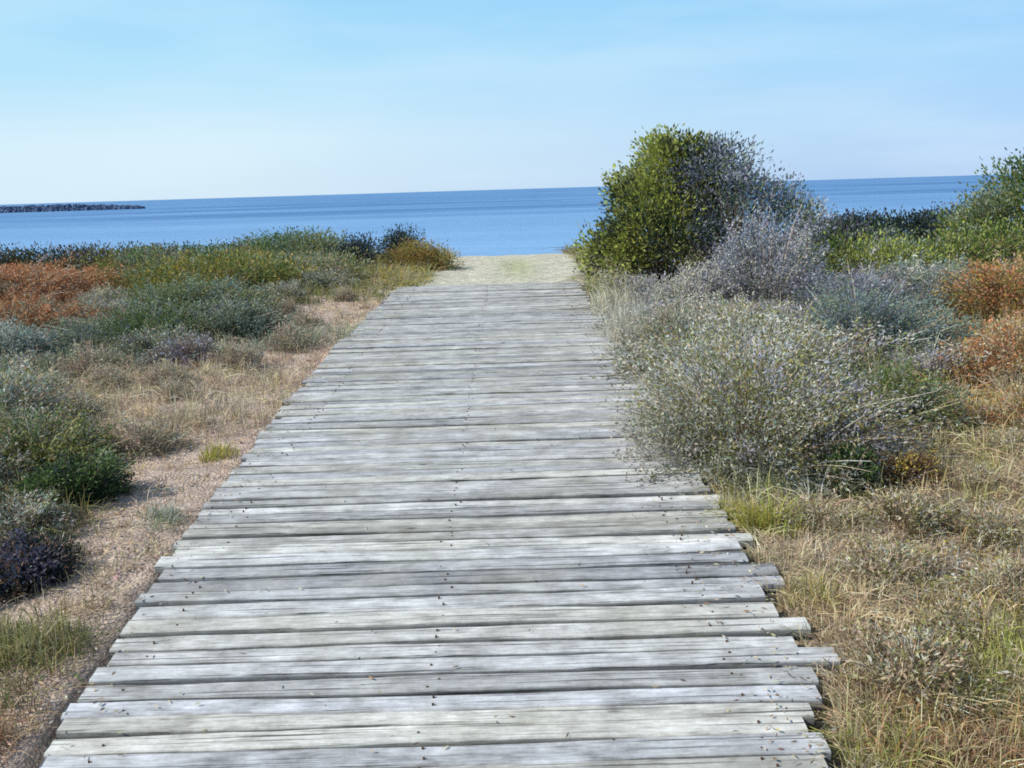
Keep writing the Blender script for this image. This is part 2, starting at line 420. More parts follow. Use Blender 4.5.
def sprig_shrub(name, label, cat, x, y, rx, ry, h, stems, per, L, W, palette, seed, weights=None, group=None, stem_c='twig',
                spread=.35, arc=.35, cone=1.0, sw=.006, side_cols=None):
    """scrub grown as many leafy sprigs fanning out of the ground: parts foliage and stems"""
    r = np.random.default_rng(seed)
    z = float(ground_z(x, y)) - .02
    o = empty(name, (x, y, z)); tag(o, label, cat, group)
    tip = dome_tips(stems, rx, ry, h, r, seed)
    root = np.stack([tip[:, 0] * spread + r.normal(0, .03 * rx, stems), tip[:, 1] * spread + r.normal(0, .03 * rx, stems), np.zeros(stems)], -1)
    mid = root * (1 - arc) + tip * arc; mid[:, 2] = tip[:, 2] * (.55 + .35 * r.random(stems))
    sc = mixcol(pal(stem_c, 'brown'), stems, r)
    V, F, C, pts = ribbons(root, mid, tip, sw, sc, r, 5, .3)
    nb_ = max(8, int(stems * .22)); pk = r.choice(stems, nb_, replace=False)      # dead bare stems standing out of the leaves
    t2 = tip[pk] * (1.04 + .14 * r.random((nb_, 1))); m2 = mid[pk] + r.normal(0, .03, (nb_, 3))
    Vb, Fb, Cb, _ = ribbons(root[pk], m2, t2, sw * .9, mixcol(pal('silver', 'straw', 'twig'), nb_, r), r, 5, .4)
    F = np.concatenate([F, Fb + len(V)]); V = np.concatenate([V, Vb]); C = np.concatenate([C, Cb])
    V[:, 2] = np.maximum(V[:, 2], -.05)
    link('stems', quad_mesh('stems', V, F, C), M_TWIG, o)
    t = (1 - (1 - .28) * r.random((stems, per)) ** 1.25)
    p0, p1, p2 = root[:, None], mid[:, None], tip[:, None]; tt = t[..., None]
    pos = (1 - tt) ** 2 * p0 + 2 * tt * (1 - tt) * p1 + tt * tt * p2
    tan = unit(2 * (1 - tt) * (p1 - p0) + 2 * tt * (p2 - p1))
    dirs = tan * cone + r.normal(0, .75, pos.shape)
    pos = pos + r.normal(0, .012 + .02 * min(rx, 1), pos.shape)
    pos = pos.reshape(-1, 3); dirs = dirs.reshape(-1, 3)
    pos[:, 2] = np.maximum(pos[:, 2], .0)
    # colour goes with the sprig and with soft clumps, then with the leaf
    idx = wob(pos / max(rx, .3), 3.5, seed + 3) * .35 + .5 + np.repeat(r.normal(0, .27, stems), per) + r.normal(0, .07, stems * per)
    k = len(palette); idx = np.clip(idx, 0, .999) * k
    wt = np.asarray(weights if weights is not None else [1 / k] * k); cw = np.cumsum(wt) * k
    pi = np.clip(np.searchsorted(cw, idx), 0, k - 1)
    c = palette[pi] * (1 + r.normal(0, .17, (len(pos), 1))) * (1 + r.normal(0, .05, (len(pos), 3)))
    if side_cols is not None:                        # (colour, strength) for the side away from the light
        cs, st = side_cols; m = np.clip(pos[:, 0:1] / rx * .8 + .3 * wob(pos, 4, seed)[:, None] + .1, 0, 1) * st
        c = c * (1 - m) + np.array(P[cs]) * m
    low = np.clip(pos[:, 2:3] / h, 0, 1); c = c * (.55 + .52 * low)  # deep shadow inside the shrub, painted into the lower leaves
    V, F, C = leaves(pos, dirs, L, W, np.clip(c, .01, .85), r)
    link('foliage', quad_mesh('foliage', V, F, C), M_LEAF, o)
    return o

def leafy_bush(name, label, cat, x, y, blobs, n_clump, per, L, W, palette, seed, group=None, clump_r=.13):
    """dense bush: leaf clumps over several overlapping lobes, on forked limbs: parts foliage and branches"""
    r = np.random.default_rng(seed); z = float(ground_z(x, y)) - .02
    o = empty(name, (x, y, z)); tag(o, label, cat, group)
    bl = np.array(blobs); wts = (bl[:, 3] * bl[:, 4]) ** 1.0; wts /= wts.sum()
    bi = r.choice(len(bl), n_clump, p=wts)
    d = unit(r.normal(size=(n_clump, 3))); d[:, 2] = np.where(d[:, 2] < -.35, -d[:, 2], d[:, 2])
    rad = (.66 + .38 * r.random(n_clump)) * (1 + .26 * wob(d, 5, seed) + .08 * wob(d, 13, seed + 5))
    cen = bl[bi, :3] + d * rad[:, None] * bl[bi, 3:6]
    inside = np.zeros(n_clump, bool)
    for b in bl: inside |= (((cen - b[:3]) / b[3:6]) ** 2).sum(1) < .42
    cen = cen[~inside]; d = d[~inside]; m = len(cen)
    cen[:, 2] = np.maximum(cen[:, 2], .08)
    # limbs
    k = min(m, 260); pick = r.choice(m, k, replace=False); tip = cen[pick]
    root = r.normal(0, .09, (k, 3)) * np.array([1, 1, 0]); mid = tip * np.array([.35, .35, .5]) + r.normal(0, .06, (k, 3))
    V, F, C, _ = ribbons(root, mid, tip, .018, mixcol(pal('twig', 'brown'), k, r), r, 6, .25)
    V2, F2, C2, _ = ribbons(root, mid, tip, .018, mixcol(pal('twig', 'brown'), k, r), r, 6, .25)
    link('branches', quad_mesh('branches', np.concatenate([V, V2]), np.concatenate([F, F2 + len(V)]), np.concatenate([C, C2])), M_TWIG, o)
    off = clump_r * np.clip(r.normal(0, 1, (m, per, 3)), -1.6, 1.6) * np.array([1, 1, .8])
    off = off * (.6 + .8 * r.random((m, 1, 1))); pos = (cen[:, None] + off).reshape(-1, 3); pos[:, 2] = np.maximum(pos[:, 2], .01)
    dirs = (d[:, None] * .7 + unit(off) * .7 + np.array([0, 0, .35])).reshape(-1, 3) + r.normal(0, .4, pos.shape)
    q = np.clip(wob(pos, 4.2, seed + 2) * .32 + .5 + np.repeat(r.normal(0, .24, m), per) + r.normal(0, .08, m * per), 0, .999)
    pi = (q * len(palette)).astype(int)
    c = palette[pi] * (1 + r.normal(0, .18, (len(pos), 1))) * (1 + r.normal(0, .05, (len(pos), 3)))
    V, F, C = leaves(pos, dirs, L, W, np.clip(c, .008, .8), r)
    link('foliage', quad_mesh('foliage', V, F, C), M_LEAF, o)
    return o

def tuft_mesh(X, Y, Z, n, lean, hgt, wid, palette, tips, r, spread=.05, dry=None):
    """n blades for each tuft position; arrays X, Y, Z of length m -> V, F, C"""
    m = len(X); k = m * n
    c0 = np.repeat(np.stack([X, Y, Z], -1), n, 0)
    hh = np.repeat(np.broadcast_to(hgt, m), n) * (.45 + .75 * r.random(k)); sp = np.repeat(np.broadcast_to(spread, m), n)
    th = r.random(k) * 6.283; rr = np.sqrt(r.random(k)) * sp
    p0 = c0 + np.stack([np.cos(th) * rr, np.sin(th) * rr, np.full(k, -.015)], -1)
    ln = np.abs(r.normal(0, 1, k)) * lean * hh; ph = th + r.normal(0, .8, k)
    dx, dy = np.cos(ph) * ln, np.sin(ph) * ln
    p1 = p0 + np.stack([dx * .25, dy * .25, hh * .75], -1)
    p2 = p0 + np.stack([dx, dy, hh * (1 - .45 * np.clip(ln / hh, 0, 1.4))], -1); p2[:, 2] = np.maximum(p2[:, 2], p0[:, 2] + .02)
    w = np.repeat(np.broadcast_to(wid, m), n)
    return ribbons(p0, p1, p2, w, palette, r, 3, .1, tips)[:3]

def grass_tuft(name, label, cat, x, y, rad, h, blades, palette, tippal, seed, lean=.6, w=.005, group=None, seeds=None):
    r = np.random.default_rng(seed)
    m = max(6, int(blades / 14))
    a = r.random(m) * 6.283; q = np.sqrt(r.random(m)) * rad
    X, Y = q * np.cos(a), q * np.sin(a)
    z0 = float(ground_z(x, y)); Z = ground_z(X + x, Y + y) - z0
    hh = h * (1 - .45 * (q / rad) ** 2)
    c = mixcol(palette, m * 14, r); tc = mixcol(tippal, m * 14, r)
    V, F, C = tuft_mesh(X, Y, Z, 14, lean, hh, w, c, tc, r, .04)
    if seeds:                                        # feathery heads at the blade tips, same mesh
        tipv = V.reshape(-1, 8, 3)[:, 6]; pick = r.choice(len(tipv), min(seeds[0], len(tipv)), replace=False)
        pos = np.repeat(tipv[pick], 7, 0) + r.normal(0, .006, (len(pick) * 7, 3)) * np.array([1, 1, 2.6])
        V2, F2, C2 = leaves(pos, r.normal(size=pos.shape) + [0, 0, .6], .02, .009, mixcol(pal(*seeds[1]), len(pos), r), r)
        F = np.concatenate([F, F2 + len(V)]); V = np.concatenate([V, V2]); C = np.concatenate([C, C2])
    o = link(name, quad_mesh(name, V, F, C), M_GRASS); o.location = (x, y, z0)
    return tag(o, label, cat, group)

# --- the round bush at the seaward end of the boardwalk, right side
leafy_bush('round_bush', 'tall rounded bright green bush beside the far end of the boardwalk', 'bush', 1.95, 12.5,
           [(-.04, 0, .85, .64, .7, .78), (.08, 0, 1.44, .44, .5, .48), (-.62, -.15, .45, .38, .45, .42), (.45, .1, .8, .5, .6, .6), (-.30, -.1, 1.08, .36, .4, .42),
            (.3, 0, 1.45, .4, .45, .40), (-.2, -.5, .7, .45, .35, .45)],
           760, 46, .055, .028, pal('dark', 'olive', 'lime', 'olive', 'lime', 'lime', 'greygreen'), 101, clump_r=.10)
leafy_bush('grey_bush', 'dark blue-grey twiggy bush leaning against the right of the green bush', 'bush', 2.78, 12.1,
           [(0, 0, .75, .62, .6, .68), (-.34, .0, 1.24, .48, .5, .52), (.5, -.1, .62, .42, .5, .6), (-.6, -.1, .6, .35, .4, .4)],
           520, 30, .05, .02, pal('navy', 'bluegrey', 'lilac', 'bluegrey', 'green', 'greygreen', 'lilac'), 102, clump_r=.10)
# --- right side, far
far = 'bushes on the right skyline'
leafy_bush('skyline_bush', 'large dark green bush rising above the sea at the right picture edge', 'bush', 7.05, 13.2,
           [(0, 0, .75, .95, .8, .75), (-.6, 0, .5, .7, .6, .5), (.4, 0, 1.0, .6, .6, .5)], 620, 40, .055, .028, pal('dark', 'green', 'green', 'olive', 'greygreen'), 103, far)
leafy_bush('skyline_bush', 'olive bush in front and left of the large dark green skyline bush', 'bush', 5.15, 12.0,
           [(0, 0, .16, .85, .6, .28), (.7, 0, .26, .6, .5, .34)], 420, 36, .045, .022, pal('greygreen', 'olive', 'green', 'lime', 'purple'), 104, far)
leafy_bush('skyline_bush', 'low dark hedge-like bush against the sea right of the grey bush', 'bush', 6.4, 17.4,
           [(-.7, 0, .3, .9, .5, .34), (.4, 0, .32, .9, .5, .34), (1.4, 0, .34, .8, .5, .36)], 420, 34, .06, .03, pal('dark', 'navy', 'dark', 'navy', 'purple'), 105, far)
leafy_bush('skyline_bush', 'yellow-green bush between the grey bush and the olive skyline bush', 'bush', 4.15, 11.6,
           [(0, 0, .2, .55, .5, .28), (.35, -.1, .14, .4, .4, .22)], 260, 34, .045, .022, pal('greygreen', 'lime', 'olive', 'green'), 106, far)
leafy_bush('skyline_bush', 'small dark bush low between sea and lilac scrub', 'bush', 4.75, 14.2,
           [(0, 0, .24, .8, .5, .34)], 240, 34, .05, .022, pal('dark', 'purple', 'green', 'greygreen'), 107, far)

# --- right side, lilac and silver scrub
sg = 'scrub along the right edge of the boardwalk'
sprig_shrub('coastal_scrub', 'pale lilac-grey flowering scrub in front of the blue-grey bush', 'shrub', 2.7, 10.4, 1.0, .75, .80, 420, 46, .035, .013,
            pal('lilac', 'silver', 'lilac', 'bluegrey'), 201, group=sg, arc=.4)
sprig_shrub('coastal_scrub', 'thin silver-lilac scrub at the foot of the green bush', 'shrub', 1.75, 10.2, .65, .6, .55, 260, 36, .032, .010,
            pal('silver', 'lilac', 'palegrass'), 202, group=sg)
sprig_shrub('coastal_scrub', 'lilac scrub with dark gaps right of the pale flowering scrub', 'shrub', 3.25, 9.3, .7, .6, .62, 280, 40, .033, .012,
            pal('lilac', 'bluegrey', 'greygreen'), 203, group=sg)
sprig_shrub('coastal_scrub', 'tall grey-green scrub spilling onto the right edge of the boardwalk', 'shrub', 1.30, 5.25, .84, .85, .62, 600, 56, .026, .009,
            pal('palegrass', 'silver', 'greygreen', 'olive', 'silver', 'olive', 'straw', 'lilac'), 204, group=sg)
sprig_shrub('coastal_scrub', 'yellowish olive scrub behind the tall grey-green scrub', 'shrub', 1.6, 6.6, .75, .7, .60, 460, 50, .028, .010,
            pal('silver', 'olive', 'palegrass', 'olive', 'straw'), 205, group=sg)
sprig_shrub('coastal_scrub', 'brownish grey scrub with straw tips between lilac and olive scrub', 'shrub', 1.5, 8.0, .72, .7, .55, 400, 46, .030, .010,
            pal('silver', 'tan', 'greygreen', 'palegrass'), 206, group=sg)
sprig_shrub('coastal_scrub', 'dull teal scrub mound right of the olive scrub', 'shrub', 2.85, 7.9, .8, .7, .46, 460, 52, .028, .010,
            pal('teal', 'greygreen', 'teal', 'bluegrey'), 207, group=sg)
sprig_shrub('coastal_scrub', 'pale teal-grey scrub behind the dull teal mound', 'shrub', 4.0, 9.2, .75, .6, .58, 380, 46, .030, .011,
            pal('teal', 'silver', 'greygreen'), 208, group=sg)
sprig_shrub('coastal_scrub', 'low green scrub in front of the dull teal mound', 'shrub', 2.25, 5.9, .5, .5, .36, 300, 44, .024, .009,
            pal('greygreen', 'green', 'olive'), 209, group=sg)
sprig_shrub('dark_shrub', 'small very dark green shrub at the foot of the tall grey-green scrub', 'shrub', 1.62, 4.72, .20, .18, .22, 150, 40, .022, .010,
            pal('dark', 'dark', 'green'), 210)
# --- right side, orange plants
og = 'orange-leaved plants on the dune'
sprig_shrub('orange_shrub', 'large orange shrub at the right picture edge behind the dry grass', 'shrub', 4.65, 8.9, 1.05, .85, .62, 520, 50, .035, .014,
            pal('orange', 'tan', 'gold', 'orange', 'olive', 'tan'), 220, group=og)
sprig_shrub('orange_shrub', 'rusty orange shrub nearest the dry grass on the right', 'shrub', 3.5, 6.75, .75, .65, .42, 460, 50, .030, .012,
            pal('orange', 'tan', 'straw', 'orange', 'gold', 'tan'), 221, group=og)
sprig_shrub('orange_shrub', 'loose tan-orange scrub fading into the dry grass below the rusty orange shrub', 'shrub', 3.15, 5.75, .55, .5, .30, 260, 34, .028, .009,
            pal('tan', 'orange', 'straw', 'gold', 'pink'), 224, group=og, stem_c='straw')
sprig_shrub('orange_shrub', 'small pinkish orange plant between the teal mound and dry grass', 'shrub', 2.62, 6.55, .18, .16, .26, 110, 34, .024, .011,
            pal('orange', 'pink', 'rust'), 222, group=og)
sprig_shrub('orange_shrub', 'small rust-brown plant beside the very dark green shrub', 'shrub', 1.92, 4.78, .2, .16, .17, 120, 34, .022, .009,
            pal('rust', 'brown', 'gold'), 223, group=og)

# --- left side
lg = 'shrubs left of the boardwalk'
sprig_shrub('orange_shrub', 'wide orange shrub patch at the left picture edge', 'shrub', -6.7, 13.0, 1.5, 1.1, .45, 620, 50, .040, .016,
            pal('orange', 'tan', 'orange', 'rust', 'pink', 'greygreen'), 301, group=og)
sprig_shrub('orange_shrub', 'smaller orange patch in front of the wide orange one, left edge', 'shrub', -5.2, 10.8, .95, .8, .30, 460, 46, .034, .013,
            pal('orange', 'rust', 'tan', 'greygreen'), 302, group=og)
leafy_bush('dune_bush', 'olive bush in the middle of the left dune', 'bush', -3.9, 13.6,
           [(0, 0, .18, .9, .7, .28), (-.8, .1, .14, .7, .6, .22), (.7, .2, .14, .5, .5, .22)], 420, 34, .05, .022, pal('olive', 'green', 'olive', 'gold', 'greygreen'), 303, lg)
leafy_bush('dune_bush', 'brownish olive bush behind the orange patches on the left', 'bush', -5.9, 16.8,
           [(0, 0, .12, 1.1, .7, .24), (1.2, 0, .14, .9, .6, .24)], 360, 34, .055, .024, pal('olive', 'brown', 'greygreen', 'green'), 304, lg)
leafy_bush('dune_bush', 'dark bush on the left dune crest under the breakwater', 'bush', -9.6, 18.6,
           [(-1.1, 0, .20, 1.5, .7, .26), (1.4, 0, .18, 1.4, .7, .26)], 420, 34, .06, .026, pal('dark', 'dark', 'brown', 'navy', 'olive'), 305, lg)
leafy_bush('dune_bush', 'long dark green bush on the crest behind the brownish olive bush', 'bush', -5.6, 20.4,
           [(-1.3, 0, .14, 1.4, .7, .24), (1.1, 0, .20, 1.4, .7, .28)], 420, 34, .06, .026, pal('dark', 'green', 'dark', 'olive'), 306, lg)
leafy_bush('dune_bush', 'grey-green rounded bush on the crest left of the dark bushes', 'bush', -3.65, 18.0,
           [(0, 0, .22, .9, .7, .36), (-.6, .2, .2, .6, .5, .28)], 360, 34, .055, .024, pal('greygreen', 'olive', 'teal', 'green'), 307, lg)
leafy_bush('dune_bush', 'small nearly black bush left of the walkway end', 'bush', -2.55, 17.2,
           [(0, 0, .26, .20, .3, .20), (-.12, 0, .14, .25, .3, .18)], 130, 36, .045, .022, pal('navy', 'dark', 'navy'), 308, lg)
leafy_bush('dune_bush', 'small black-green bush, taller, standing above the golden bush', 'bush', -2.0, 18.9,
           [(0, 0, .40, .20, .3, .17), (0, 0, .2, .26, .3, .22)], 130, 36, .045, .022, pal('dark', 'navy', 'dark'), 309, lg)
leafy_bush('dune_bush', 'golden brown bush closest to the sandy gap at the crest', 'bush', -1.62, 17.3,
           [(0, 0, .14, .42, .4, .26), (.34, 0, .06, .32, .35, .16)], 240, 36, .04, .018, pal('gold', 'olive', 'rust', 'olive'), 310, lg)
leafy_bush('dune_bush', 'olive green bush just left of the boardwalk end', 'bush', -2.7, 14.9,
           [(0, 0, .14, .55, .5, .24), (-.5, .3, .12, .5, .5, .22)], 240, 36, .042, .018, pal('olive', 'greygreen', 'tan', 'green'), 311, lg)
sprig_shrub('coastal_scrub', 'grey-teal scrub mound in the centre of the left dune', 'shrub', -3.5, 9.6, .95, .75, .42, 480, 50, .030, .011,
            pal('teal', 'bluegrey', 'greygreen', 'green'), 320, group=lg)
sprig_shrub('coastal_scrub', 'dark grey-green scrub right of the grey-teal mound', 'shrub', -2.65, 9.9, .55, .6, .36, 340, 46, .028, .010,
            pal('greygreen', 'dark', 'teal'), 321, group=lg)
sprig_shrub('coastal_scrub', 'pale grey-green scrub left of the grey-teal mound', 'shrub', -4.7, 9.0, .8, .7, .38, 420, 46, .030, .011,
            pal('greygreen', 'silver', 'teal'), 322, group=lg)
sprig_shrub('coastal_scrub', 'greenish scrub behind the grey-teal mound', 'shrub', -3.6, 11.6, .9, .7, .42, 440, 46, .032, .012,
            pal('green', 'greygreen', 'olive', 'teal'), 323, group=lg)
sprig_shrub('coastal_scrub', 'lilac-brown scrub in front of the grey-teal mound', 'shrub', -2.75, 8.3, .5, .45, .26, 280, 40, .026, .009,
            pal('purple', 'lilac', 'brown', 'greygreen'), 324, group=lg)
sprig_shrub('coastal_scrub', 'straw and green scrub at the left picture edge in mid distance', 'shrub', -3.75, 6.7, .7, .6, .30, 380, 44, .028, .009,
            pal('silver', 'greygreen', 'straw', 'green'), 325, group=lg)
sprig_shrub('coastal_scrub', 'dark green scrub with black gaps near the left picture edge', 'shrub', -2.32, 4.95, .30, .30, .26, 340, 44, .024, .010,
            pal('dark', 'green', 'green', 'greygreen'), 326, group=lg)
sprig_shrub('coastal_scrub', 'olive scrub at the left picture edge behind the dark green scrub', 'shrub', -2.75, 5.6, .5, .45, .30, 380, 46, .025, .009,
            pal('olive', 'greygreen', 'green', 'tan'), 327, group=lg)
sprig_shrub('coastal_scrub', 'yellow-brown scrub low at the left picture edge', 'shrub', -2.6, 4.45, .36, .3, .24, 300, 42, .024, .008,
            pal('gold', 'olive', 'brown', 'dark'), 328, group=lg)
sprig_shrub('coastal_scrub', 'dark purple-brown scrub on the left beside the near boards', 'shrub', -2.05, 3.95, .27, .27, .22, 300, 42, .022, .009,
            pal('purple', 'navy', 'brown', 'dark'), 329, group=lg)

# --- individual grass clumps
gg = 'grass clumps beside the boardwalk'
G = grass_tuft
G('grass_clump', 'pale straw grass clump with feathery heads beside the far boards on the right', 'grass clump', 1.10, 8.9, .36, .42, 900, pal('palegrass', 'silver', 'tan'), pal('palegrass', 'silver'), 401, .5, .006, gg, seeds=(200, ('palegrass', 'silver')))
G('grass_clump', 'pale cream grass clump between the straw clump and the green bush', 'grass clump', 1.12, 10.6, .38, .42, 800, pal('palegrass', 'silver'), pal('palegrass', 'straw'), 402, .5, .007, gg, seeds=(180, ('palegrass', 'straw')))
G('grass_clump', 'thin yellow-green grass right of the sandy gap at the boardwalk end', 'grass clump', 1.25, 12.9, .26, .32, 420, pal('lime', 'straw', 'palegrass'), pal('palegrass', 'lime'), 403, .4, .008, gg)
G('grass_clump', 'yellow-olive grass clump at the broken plank ends on the right', 'grass clump', 1.13, 4.2, .13, .22, 300, pal('olive', 'gold', 'lime'), pal('gold', 'lime'), 404, .7, .005, gg)
G('grass_clump', 'small olive grass clump beside the longest planks on the right', 'grass clump', 1.12, 3.55, .11, .15, 240, pal('olive', 'straw', 'gold'), pal('straw', 'olive'), 405, .8, .004, gg)
G('grass_clump', 'green grass clump low in the right-hand corner', 'grass clump', 1.52, 2.95, .16, .17, 420, pal('green', 'olive', 'straw'), pal('olive', 'straw'), 406, .8, .004, gg)
G('grass_clump', 'yellow-green grass clump leaning onto the nearest boards, right', 'grass clump', 1.04, 2.62, .14, .15, 420, pal('olive', 'lime', 'straw'), pal('lime', 'straw'), 407, .9, .004, gg)
G('grass_clump', 'pale straw grass drooping over the plank ends in the bottom right', 'grass clump', .90, 2.42, .13, .13, 460, pal('straw', 'palegrass', 'olive'), pal('palegrass', 'straw'), 416, 1.0, .004, gg)
G('grass_clump', 'tan grass clump against the plank ends just below the longest planks', 'grass clump', 1.03, 2.85, .11, .12, 320, pal('tan', 'straw', 'olive'), pal('straw', 'tan'), 417, 1.0, .004, gg)
G('grass_clump', 'small straw tuft leaning on the boards in front of the tall grey-green scrub', 'grass clump', .96, 4.45, .10, .15, 260, pal('straw', 'olive', 'palegrass'), pal('palegrass', 'gold'), 418, 1.0, .004, gg)
G('grass_clump', 'low tan tuft at the plank ends midway between the two yellow-olive clumps', 'grass clump', 1.0, 3.85, .09, .11, 220, pal('tan', 'straw', 'olive'), pal('straw', 'tan'), 419, 1.0, .004, gg)
G('grass_clump', 'brown dead grass clump in front of the green corner clump', 'grass clump', 1.30, 2.62, .15, .13, 380, pal('brown', 'rust', 'tan'), pal('tan', 'brown'), 408, .9, .004, gg)
G('grass_clump', 'fresh green grass clump at the left edge of the near boards', 'grass clump', -1.74, 3.35, .15, .18, 400, pal('green', 'olive', 'straw'), pal('olive', 'straw'), 409, .7, .004, gg)
G('grass_clump', 'olive grass clump in the lower left picture edge', 'grass clump', -1.98, 3.35, .18, .18, 460, pal('olive', 'green', 'straw'), pal('olive', 'straw'), 410, .8, .004, gg)
G('grass_clump', 'dead reddish brown clump in the bottom left corner', 'grass clump', -1.72, 2.78, .12, .13, 300, pal('rust', 'brown', 'purple'), pal('brown', 'tan'), 411, .9, .004, gg)
G('grass_clump', 'short yellow-green grass line along the left plank ends in mid distance', 'grass clump', -1.72, 5.6, .10, .13, 220, pal('lime', 'olive', 'gold'), pal('lime', 'gold'), 412, .6, .004, gg)
G('grass_clump', 'grey-green sprawling clump beside the left plank ends', 'grass clump', -1.72, 4.55, .11, .14, 240, pal('greygreen', 'green', 'silver'), pal('silver', 'greygreen'), 413, .8, .004, gg)
G('grass_clump', 'straw coloured clump on the pink sand left of the boards', 'grass clump', -2.1, 6.2, .16, .20, 320, pal('straw', 'tan', 'pink'), pal('straw', 'palegrass'), 414, .6, .005, gg)
G('grass_clump', 'tall straw clump in the dry grass right of the dull teal mound', 'grass clump', 3.3, 6.3, .24, .30, 420, pal('straw', 'tan', 'pink'), pal('palegrass', 'straw'), 415, .5, .005, gg)

def copies(src, spots, seed):
    r = np.random.default_rng(seed)
    for i, (x, y) in enumerate(spots):
        if i == 0: o = src
        else:
            o = src.copy(); COL.objects.link(o)
            for ch in src.children:
                c = ch.copy(); COL.objects.link(c); c.parent = o
        k = .75 + .5 * r.random()
        o.location = (x, y, float(ground_z(x, y)) - .015); o.rotation_euler = (0, 0, r.random() * 6.28); o.scale = (k, k * (.85 + .3 * r.random()), k * (.8 + .35 * r.random()))
t = sprig_shrub('dry_tussock', 'small dry straw-coloured tussock on the left dune', 'tussock', -2.6, 7.4, .24, .24, .20, 130, 22, .026, .007,
                pal('straw', 'palegrass', 'greygreen', 'tan', 'pink'), 501, group='small dry tussocks on the left dune', stem_c='straw', sw=.004)
copies(t, [(-2.6, 7.4), (-2.25, 8.0), (-3.1, 7.5), (-2.9, 6.4), (-2.4, 6.9), (-3.5, 8.2), (-2.2, 10.6), (-2.6, 11.6), (-2.1, 12.6), (-3.2, 6.1), (-2.2, 5.75), (-4.4, 7.6), (-2.05, 9.1), (-2.3, 13.6), (-4.9, 11.9), (-4.3, 11.0)], 61)
t = sprig_shrub('dry_tussock', 'small faded tussock standing in the dry grass right of the boardwalk', 'tussock', 2.1, 4.1, .20, .20, .15, 130, 24, .020, .006,
                pal('tan', 'straw', 'palegrass', 'olive', 'brown'), 502, group='small tussocks in the dry grass on the right', stem_c='straw', sw=.0035)
copies(t, [(2.1, 4.1), (1.75, 4.25), (1.45, 3.75), (2.25, 4.65), (1.9, 3.55), (2.7, 5.2), (2.45, 4.3), (1.6, 3.3), (3.0, 5.7), (1.35, 4.25), (1.25, 3.0), (3.3, 6.9), (1.75, 2.85), (2.0, 5.1)], 62)

t = sprig_shrub('low_scrub', 'low muted grey-green scrub filling the spaces between the larger shrubs on the left dune', 'shrub', -3.2, 8.9, .50, .46, .27, 200, 40, .028, .010,
                pal('greygreen', 'olive', 'silver', 'twig', 'teal', 'tan'), 503, group='low scrub filling the left dune')
copies(t, [(-3.2, 8.9), (-4.1, 8.3), (-3.0, 10.9), (-4.4, 10.2), (-5.4, 9.4), (-2.9, 12.6), (-5.0, 12.3), (-4.6, 11.2), (-6.2, 10.9), (-5.5, 14.6), (-3.1, 15.9), (-2.6, 13.7), (-4.7, 15.8), (-7.3, 15.0), (-7.6, 11.9),
           (-3.3, 6.2), (-2.95, 5.2), (-4.0, 7.3), (-8.4, 16.2), (-6.6, 18.6), (-2.35, 4.45)], 63)
t = sprig_shrub('low_scrub', 'low tangled grey and olive scrub between the larger shrubs on the right dune', 'shrub', 2.3, 8.6, .48, .45, .34, 200, 40, .028, .010,
                pal('greygreen', 'silver', 'olive', 'twig', 'palegrass', 'lilac'), 504, group='low scrub filling the right dune')
copies(t, [(2.3, 8.6), (2.2, 7.2), (3.3, 8.4), (3.7, 10.2), (4.5, 10.6), (2.15, 9.4), (1.35, 9.5), (1.25, 7.2), (5.6, 10.3), (3.3, 11.0), (2.9, 6.9), (2.0, 5.9), (5.2, 13.2), (1.55, 11.3)], 64)

